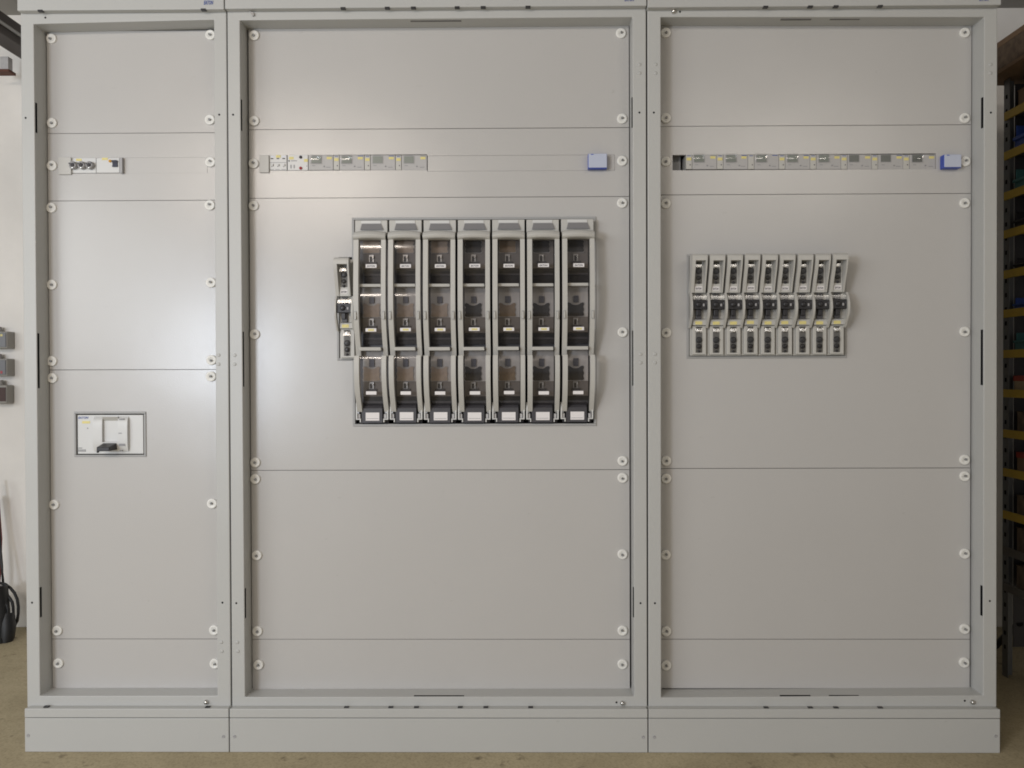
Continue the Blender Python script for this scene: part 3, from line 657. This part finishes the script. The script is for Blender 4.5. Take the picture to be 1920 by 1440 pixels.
# per-unit looks of the fuse behind the windows
def variant(src, m, tagname):
    me = src.data.copy(); me.materials[0] = m; return me
meshes = {id(m): [variant(l, m, '') for l in links] for m in (TAN2, FDARK)}
UL = ['', 'tall fuse switch with a short tube glare, second from the left of the seven',
      'tall fuse switch with pale brown fuses, third from the left of the seven',
      'tall fuse switch with dark fuses in its windows, middle one of the seven',
      'tall fuse switch with dark brown fuses, between two black fused ones, fifth from left',
      'tall fuse switch with black fuses, sixth from the left of the seven',
      'tall fuse switch with black fuses, rightmost of the seven beside the plain panel']
FM = [TAN, TAN, TAN, FDARK, TAN2, FDARK, FDARK]
for i in range(1, 7):
    o = dup(proto, .1 * (i - 1) + .0, 0, UL[i]) if i != 1 else None
    if o is not None and FM[i] is not TAN:
        ch = sorted([c for c in kids(o) if c.name.startswith('fuse_link')], key=lambda c: c.data.name)
        base_names = sorted([l.data.name for l in links])
        for c in ch:
            c.data = meshes[id(FM[i])][[l.data.name for l in links].index(c.data.name)]
o = dup(proto, -.1, 0, proto['label']); proto['label'] = UL[1]

# ------------------------------------------------------------------ slim fuse switches (nine + one)
org = at(1310, 668, .06)
def qz(y, Y): return at(1310, y, Y).z
slim = thing('slim_fuse_switch', 'slim grey fuse switch with black cross block, leftmost of the nine', 'fuse switch', org, 'slim fuse switches in the right cabinet')
b = MB()
x0, x1, z0, z1 = rect((1294.2, 480, 1325.4, 667), .05); b.box(x0, x1, .05, .10, z0, z1, GREY)
b.build('base', slim, .001, 1)
def slot(p, Y, parent, discs, glint=None, name='fuse_window'):
    m = MB(); m.pbox(p, Y - .0004, Y + .003, SLOTG)
    cx_ = (p[0] + p[2]) / 2
    for (y, r_, mt) in discs:
        c = at(cx_, y, Y - .0005); r_ = r_ / 640
        m.lathe(c, [(r_, -.001), (r_ * .97, .003), (r_ * .6, .0042), (.0001, .0044)], mt, 14)
    o = m.build(name, parent)
    return o
# upper handle
h = MB()
xa, xb, _, _ = rect((1298.6, 476, 1327.6, 489), -.010); ya = qz(476, -.01)
ri0, ri1 = at(1303.2, 500, .002).x, at(1322.4, 500, .002).x
hp = [(476, -.004), (479, -.010), (488, -.010), (505, -.004), (525, .008), (549, .020)]
h.prof(xa, ri0, [(qz(y, Y), Y) for y, Y in hp], GREY, .03); h.prof(ri1, xb - .001, [(qz(y, Y), Y) for y, Y in hp], GREY, .03)
h.prof(ri0 + .0001, ri1 - .0001, [(qz(y, Y), Y) for y, Y in ((476, -.004), (479, -.0105), (488, -.0105))], GREY, .03)
YH = .022
h.box(ri0 + .0001, ri1 - .0001, YH, YH + .012, qz(549, YH), qz(484, YH), GREY)
hd_ = h.build('handle', slim, .0008, 1)
slot((1303.4, 488, 1316.4, 532), YH, hd_, [(499, 4.0, CHROME), (508.5, 5.8, BLACK), (521, 4.2, BLACK), (530, 2.6, FDARK)])
l = MB(); l.pbox((1303.4, 537, 1316.6, 544.2), YH - .0008, YH + .001, PAPER); l.text('EATON', (1304.6, 539, 1315.4, 543), YH - .0012, INK, .25, .03); l.build('label', hd_)
# curved side arms of the middle part
h = MB(); mp = [(549, .018), (556, .010), (566, .003), (578, .001), (590, .006), (602, .018), (615, .034)]
a0, a1, _, _ = rect((1295.6, 560, 1298.4, 600), .01); c0, c1, _, _ = rect((1326.6, 560, 1330.6, 600), .01)
h.prof(a0, a1, [(qz(y, Y), Y) for y, Y in mp], GREY, .02); h.prof(c0, c1, [(qz(y, Y), Y) for y, Y in mp], GREY, .02)
x0, x1, z0, z1 = rect((1299, 550, 1325.6, 598), .032); h.box(x0, x1, .032, .05, z0, z1, GREY)
md = h.build('middle_housing', slim, .0006, 1)
m = MB(); m.pbox((1298.6, 562.4, 1326, 580), .010, .032, BLACK); m.pbox((1305, 550.5, 1315.4, 598), .022, .033, DGREY); m.pbox((1306.4, 580.5, 1314, 592), .014, .03, BLACK)
m.pbox((1318, 569, 1321.4, 574.4), .0092, .012, GREY2); m.pbox((1299.6, 566.8, 1301.6, 576), .0090, .012, DGREY); m.pbox((1323.6, 566, 1325.4, 571), .0085, .0125, DGREY)
c = at(1310.4, 571, .01); m.lathe(c, [(.0085, -.001), (.0080, .003), (.004, .0045), (.0001, .0047)], BLACK, 14)
m.build('contact_block', md, .0012, 2)
c = MB(); x0, x1, _, _ = rect((1299.4, 549, 1325.4, 600), .018)
zy = [(qz(y, Y), Y) for y, Y in ((549.5, .026), (551.2, .0156), (552, .0150), (555, .01438), (558, .01377), (561.6, .0131))]
c.prof(x0, x1, zy, CLEAR); c.build('clear_cover', md)
# label strip and lower cover
h = MB(); h.pbox((1299.6, 598.6, 1324.6, 609.6), .030, .052, GREY); st = h.build('label_strip', slim, .0006, 1)
MB().pbox((1303.8, 602.4, 1316.6, 608.4), .0292, .031, YELLOW).build('sticker', st)
m = MB()
for x in (1300.4, 1303, 1305.6, 1312, 1314.6, 1317.2): m.pbox((x, 599.8, x + 1.8, 600.6), .0294, .031, INKL)
m.build('printed_mark', st)
h = MB(); h.pbox((1298.4, 610.6, 1323.8, 664.6), .040, .052, GREY); lc = h.build('lower_cover', slim, .001, 2)
slot((1304.4, 612.6, 1316.6, 661.4), .040, lc, [(619, 5.4, STEEL), (637.5, 6.0, BLACK), (649.5, 4.8, BLACK), (659, 2.4, FDARK)])
c = MB(); x0, x1, _, _ = rect((1304.2, 612, 1317, 630), .036)
c.prof(x0, x1, [(qz(y, Y), Y) for y, Y in ((612.4, .0392), (613.0, .0368), (613.5, .0365), (616, .0358), (619, .0350), (622, .03424), (625, .03352), (632, .0331), (645, .0342), (661, .0388))], CLEAR); c.build('clear_cover', lc)
c = MB(); x0, x1, _, _ = rect((1303.6, 488, 1316.2, 530), .016)
c.prof(x0, x1, [(qz(y, Y), Y) for y, Y in ((488.4, .0215), (491, .0150), (492, .0145), (495, .01395), (498, .01346), (501, .0130), (504, .0126), (512, .0130), (532, .0205))], CLEAR); c.build('clear_cover', hd_)
# slim side flanges
m = MB(); m.pbox((1293.4, 484, 1294.6, 667), .0645, .09, TRIM); m.build('flange', slim)
for i in range(1, 9):
    dup(slim, .05 * i, 0, 'slim grey fuse switch with black cross block, %s' % (ORD[i] + ' from left of the nine' if i < 8 else 'rightmost of the nine, its curved edge free'))
tgt = at(647, 611, .027); ref = at(1310, 605, .027)
o = dup(slim, tgt.x - ref.x, tgt.z - ref.z, 'single slim grey fuse switch standing left of the seven tall ones'); o['group'] = 'slim fuse switch alone in the middle cabinet'

# ------------------------------------------------------------------ left of the cabinets: sockets, cable, duct
BOXG = mat('socket_grey', (0.30, 0.285, 0.26), 0.5); LIDG = mat('socket_lid', (0.14, 0.14, 0.15), 0.3)
YS = 1.115
for (y0, y1, xr, kind, lab) in ((621.5, 653.5, 13.5, 0, 'grey wall socket with a yellow mark, topmost of the three on the white wall'),
                                (672.5, 705, 13.2, 1, 'grey wall socket with a red mark, between the two others on the wall'),
                                (722, 757, 12.5, 2, 'grey wall socket with a dark open front, lowest of the three on the wall')):
    x0, x1, z0, z1 = rect((xr - 38, y0, xr, y1), YS)
    t = thing('wall_socket', lab, 'socket', ((x0 + x1) / 2, YW, z0), 'sockets on the white wall')
    MB().box(x0, x1, YS, YW - .0005, z0, z1, BOXG).build('housing', t, .006 if kind == 2 else .003, 2)
    if kind < 2:
        MB().box(x0 + .006, x1 - .004, YS - .004, YS + .001, z0 + .006, z1 - .006, LIDG).build('lid', t, .001, 1)
    else:
        MB().box(x0 + .006, x1 - .004, YS - .003, YS + .001, z0 + .010, z1 - .010, mat('socket_dark', (.05, .02, .015), .5)).build('opening', t)
    cc = at(4 if kind < 2 else 7, y0 - 3, YS + .03); MB().cyl((cc.x - .015, YS + .028, z1 - .001), (0, 0, 1), .016, .013, .022, BOXG).build('cable_gland', t)
    if kind < 2: MB().pbox((0.5, y0 + (5 if kind == 0 else 23), 4.5, y0 + (9 if kind == 0 else 28)), YS - .0045, YS - .003, YELLOW if kind == 0 else RED).build('lamp', t)
DARKM = mat('dark_duct_paint', (0.055, 0.045, 0.042), 0.6, var=(8, .2))
m = MB(); zt, zb = CZ + 1.40, CZ + 1.315
m.box(-2.03, -1.945, .30, YW - .001, zb, zt, DARKM); m.box(-1.9449, -1.93, .30, YW - .001, zb + .030, zb + .040, TRIM)
tag(m.build('pipe_duct', None, .01, 2), 'dark duct running under the ceiling at the upper left', 'duct')
m = MB(); a = at(15, 90, 1.05); m.box(a.x - .022, a.x + .012, 1.03, 1.06, at(15, 134, 1.05).z, zb - .001, GREY3); m.box(a.x - .05, a.x + .02, 1.02, 1.07, at(15, 139, 1.05).z, at(15, 134, 1.05).z - .0005, mat('rusty', (.12, .05, .035), .8))
tag(m.build('duct_bracket'), 'small grey bracket with rusty foot hanging below the dark duct', 'bracket')
RUB = mat('black_rubber', (0.012, 0.012, 0.013), 0.5)
m = MB(); rr = random.Random(3)
pts = [at(-8, 900, 1.10), at(-2, 1000, 1.08), at(3, 1060, 1.06), at(6, 1094, 1.05)]
for k in range(60):
    a = math.pi / 2 - k / 60 * 2 * math.pi * 2.7; R0 = .084 - .020 * (k / 19) + .003 * rr.random()
    c0 = at(0, 1145, 1.03 - .0009 * k); pts.append(Vector((c0.x + R0 * .98 * math.cos(a), c0.y, c0.z + R0 * 1.35 * math.sin(a) - .003 * (k // 19))))
m.tube(pts, .0060, RUB, 8); tag(m.build('cable_coil'), 'black cable coiled low on the white wall left of the cabinets', 'cable')
m = MB(); m.tube([at(12, 1150, 1.0), at(13, 1175, .99), at(12, 1195, .98), at(10, 1212, .97)], [.03, .034, .03, .022], RUB, 12)
m.tube([at(-6, 1100, 1.0), at(-4, 1150, .99), at(-2, 1200, .98), at(2, 1220, .96)], [.04, .045, .045, .03], RUB, 12)
tag(m.build('power_plug'), 'black plug and connector lying under the coiled cable', 'plug')
m = MB(); m.tube([at(-6, 930, 1.12), at(0, 1010, 1.10), at(-2, 1070, 1.08), at(-9, 1150, 1.06)], .009, mat('red_hose', (.17, .025, .028), .5), 10)
tag(m.build('red_hose'), 'thin red hose hanging beside the coiled black cable', 'hose')

# ------------------------------------------------------------------ right of the cabinets: shelf rack with goods
POST = mat('rack_post_grey', (0.16, 0.165, 0.17), 0.45, .4); BEAM = mat('rack_beam_yellow', (0.54, 0.37, 0.04), 0.5, var=(20, .15))
SHELF = mat('rack_shelf', (0.14, 0.13, 0.12), .6)
CARD = mat('cardboard', (0.27, 0.18, 0.115), 0.85, var=(14, .25)); CARD2 = mat('cardboard_dark', (0.17, 0.125, 0.09), 0.85, var=(45, .7)); CREAM = mat('carton_cream', (0.42, 0.33, 0.22), .8, var=(20, .2))
XR, YR = 1.76, .60
YE = -.55                                   # near end of the rack, outside the frame
def rz(py): return at(1893, py, YR).z
lv = [221, 295, 370, 441, 516, 589, 664, 737, 812, 884, 963, 1030, 1097]
t = thing('shelf_rack', 'tall dark metal shelf rack with yellow shelf beams at the right edge', 'shelf', (XR + .2, .1, ZF), None)
top = rz(152)
for (x, y) in ((XR, YR), (XR + .42, YR), (XR, YE), (XR + .42, YE)):
    m = MB(); m.box(x, x + .003, y - .035, y, ZF + .001, top, POST).box(x + .003, x + .035, y - .003, y, ZF + .001, top, POST)
    zc = ZF + .1
    while zc < top - .05: m.box(x - .0006, x + .0005, y - .022, y - .012, zc, zc + .014, HOLE); zc += .05
    m.build('post', t)
for x in (XR + .10,):
    m = MB(); m.box(x, x + .02, YR - .02, YR - .002, rz(960), rz(235), STEEL); m.build('post', t)
MB().box(XR + .04, XR + .419, YR + .001, YR + .004, ZF + .1, top - .01, DGREY).build('shade_sheet', t)  # dark sheet added to hide the wall and stand in for shelf shade
for py in lv:
    z = rz(py); g = py > 900
    m = MB(); m.box(XR - .006, XR + .0, YE, YR - .012, z - .014, z + .014, SHELF if g and py > 1000 else BEAM); m.build('shelf_beam', t)
    m = MB(); m.box(XR + .001, XR + .42, YE, YR - .036, z - .004, z + .003, SHELF); m.build('shelf_board', t)
bm_blue = mat('bin_blue', (.03, .08, .36), .45); bm_green = mat('bin_teal', (.05, .17, .18), .45); bm_red = mat('bin_red', (.34, .05, .035), .5)
bins = [(295, bm_blue, .095, 'dark blue storage bin on the second yellow shelf from the top'), (370, bm_green, .085, 'dark teal storage bin on the third yellow shelf from the top'),
        (589, bm_blue, .05, 'low blue storage bin on the shelf above the red topped carton'), (516, FDARK, .05, 'low black storage bin on the shelf above the low blue one'), (441, FDARK, .07, 'black storage bin on the shelf under the teal one')]
for py, mt, hh, lab in bins:
    z = rz(py) + .0035; m = MB(); xa, xb, ya, yb = XR + .012, XR + .38, YR - .30, YR - .045
    m.box(xa, xb, ya, yb, z, z + .004, mt); m.box(xa, xa + .004, ya, yb, z + .004, z + hh * .55, mt); m.box(xb - .004, xb, ya, yb, z + .004, z + hh, mt)
    m.box(xa + .004, xb - .004, ya, ya + .004, z + .004, z + hh, mt); m.box(xa + .004, xb - .004, yb - .004, yb, z + .004, z + hh, mt)
    m.box(xa - .008, xa, ya, yb, z + hh * .42, z + hh * .55, mt)
    tag(m.build('storage_bin', None, .002, 1), lab, 'bin', 'bins on the shelf rack')
def carton(name, x0, x1, y0, y1, z0, z1, m0, lab, topm=None, cat='box', grp='cartons on the shelf rack'):
    t = thing(name, lab, cat, ((x0 + x1) / 2, (y0 + y1) / 2, z0), grp)
    MB().box(x0, x1, y0, y1, z0, z1, m0).build('box_body', t, .003, 1)
    m = MB(); m.box(x0 - .0012, x1 + .0012, y0 - .001, y1 + .001, z1 - (.018 if topm else .002), z1 + .001, topm or m0); m.build('lid', t)
z = rz(737) + .0035; carton('carton', XR + .012, XR + .33, YR - .32, YR - .045, z, z + .058, CREAM, 'cream carton with a red top on the yellow shelf', bm_red)
z = rz(812) + .0035; carton('carton', XR + .02, XR + .35, YR - .34, YR - .05, z, z + .075, CARD2, 'brown carton filling the shelf under the red topped carton')
z = rz(884) + .0035; carton('carton', XR + .02, XR + .30, YR - .30, YR - .05, z, z + .070, CARD, 'brown carton with red lid two shelves under the red topped one', bm_red)
z = rz(963) + .0035; carton('carton', XR + .02, XR + .34, YR - .34, YR - .05, z, z + .070, CARD2, 'dim brown carton on the lowest yellow shelf')
z = rz(1030) + .0035; carton('carton', XR + .02, XR + .34, YR - .34, YR - .05, z, z + .085, CARD2, 'dim brown carton on the upper grey shelf near the floor')
z = rz(221) + .0035; carton('carton', XR + .02, XR + .34, YR - .34, YR - .05, z, z + .075, CARD, 'brown carton on the topmost yellow shelf')
z = rz(1097) + .0035; carton('carton', XR + .02, XR + .34, YR - .34, YR - .05, z, z + .08, CARD2, 'dim brown carton on the lower grey shelf near the floor')
z = top + .001
MB_ = MB().box(XR - .06, XR + .42, YE, YR + .05, z, z + .012, CARD); tag(MB_.build('board'), 'brown fibre board lying across the top of the rack', 'board')
z += .013; carton('carton', XR - .045, XR + .36, .36, YR + .03, z, z + .105, CARD2, 'mottled brown carton at the far end of the rack top', CARD, grp='cartons on top of the rack')
carton('carton', XR - .02, XR + .36, -.1, .345, z, z + .15, CARD, 'larger plain brown carton at the near end of the rack top', None, grp='cartons on top of the rack')
m = MB(); p = [at(1866, 1212, .78), at(1886, 1192, .70), at(1912, 1168, .60)]; m.tube(p, .012, RUB, 8); tag(m.build('pallet_truck_bar'), 'black bar lying on the floor below the rack', 'bar')

for py, ya, hh, mt, lab in ((295, .40, .10, bm_blue, 'dark blue bin in front of another on the second yellow shelf'), (221, .40, .10, bm_blue, 'blue bin in front of the brown carton on the topmost shelf'),
                        (441, .40, .08, bm_blue, 'blue bin in front of the black one on the shelf under the teal bin'), (664, -1, .07, bm_green, 'teal bin on the shelf just above the red topped carton')):
    z = rz(py) + .0035; yb = (YR - .31) if ya > 0 else YR - .05; m = MB(); xa, xb, y0 = XR + .012, XR + .38, yb - .22
    m.box(xa, xb, y0, yb, z, z + .004, mt); m.box(xa, xa + .004, y0, yb, z + .004, z + hh * .6, mt); m.box(xb - .004, xb, y0, yb, z + .004, z + hh, mt)
    m.box(xa + .004, xb - .004, y0, y0 + .004, z + .004, z + hh, mt); m.box(xa + .004, xb - .004, yb - .004, yb, z + .004, z + hh, mt); m.box(xa - .008, xa, y0, yb, z + hh * .5, z + hh * .6, mt)
    tag(m.build('storage_bin', None, .002, 1), lab, 'bin', 'bins on the shelf rack')
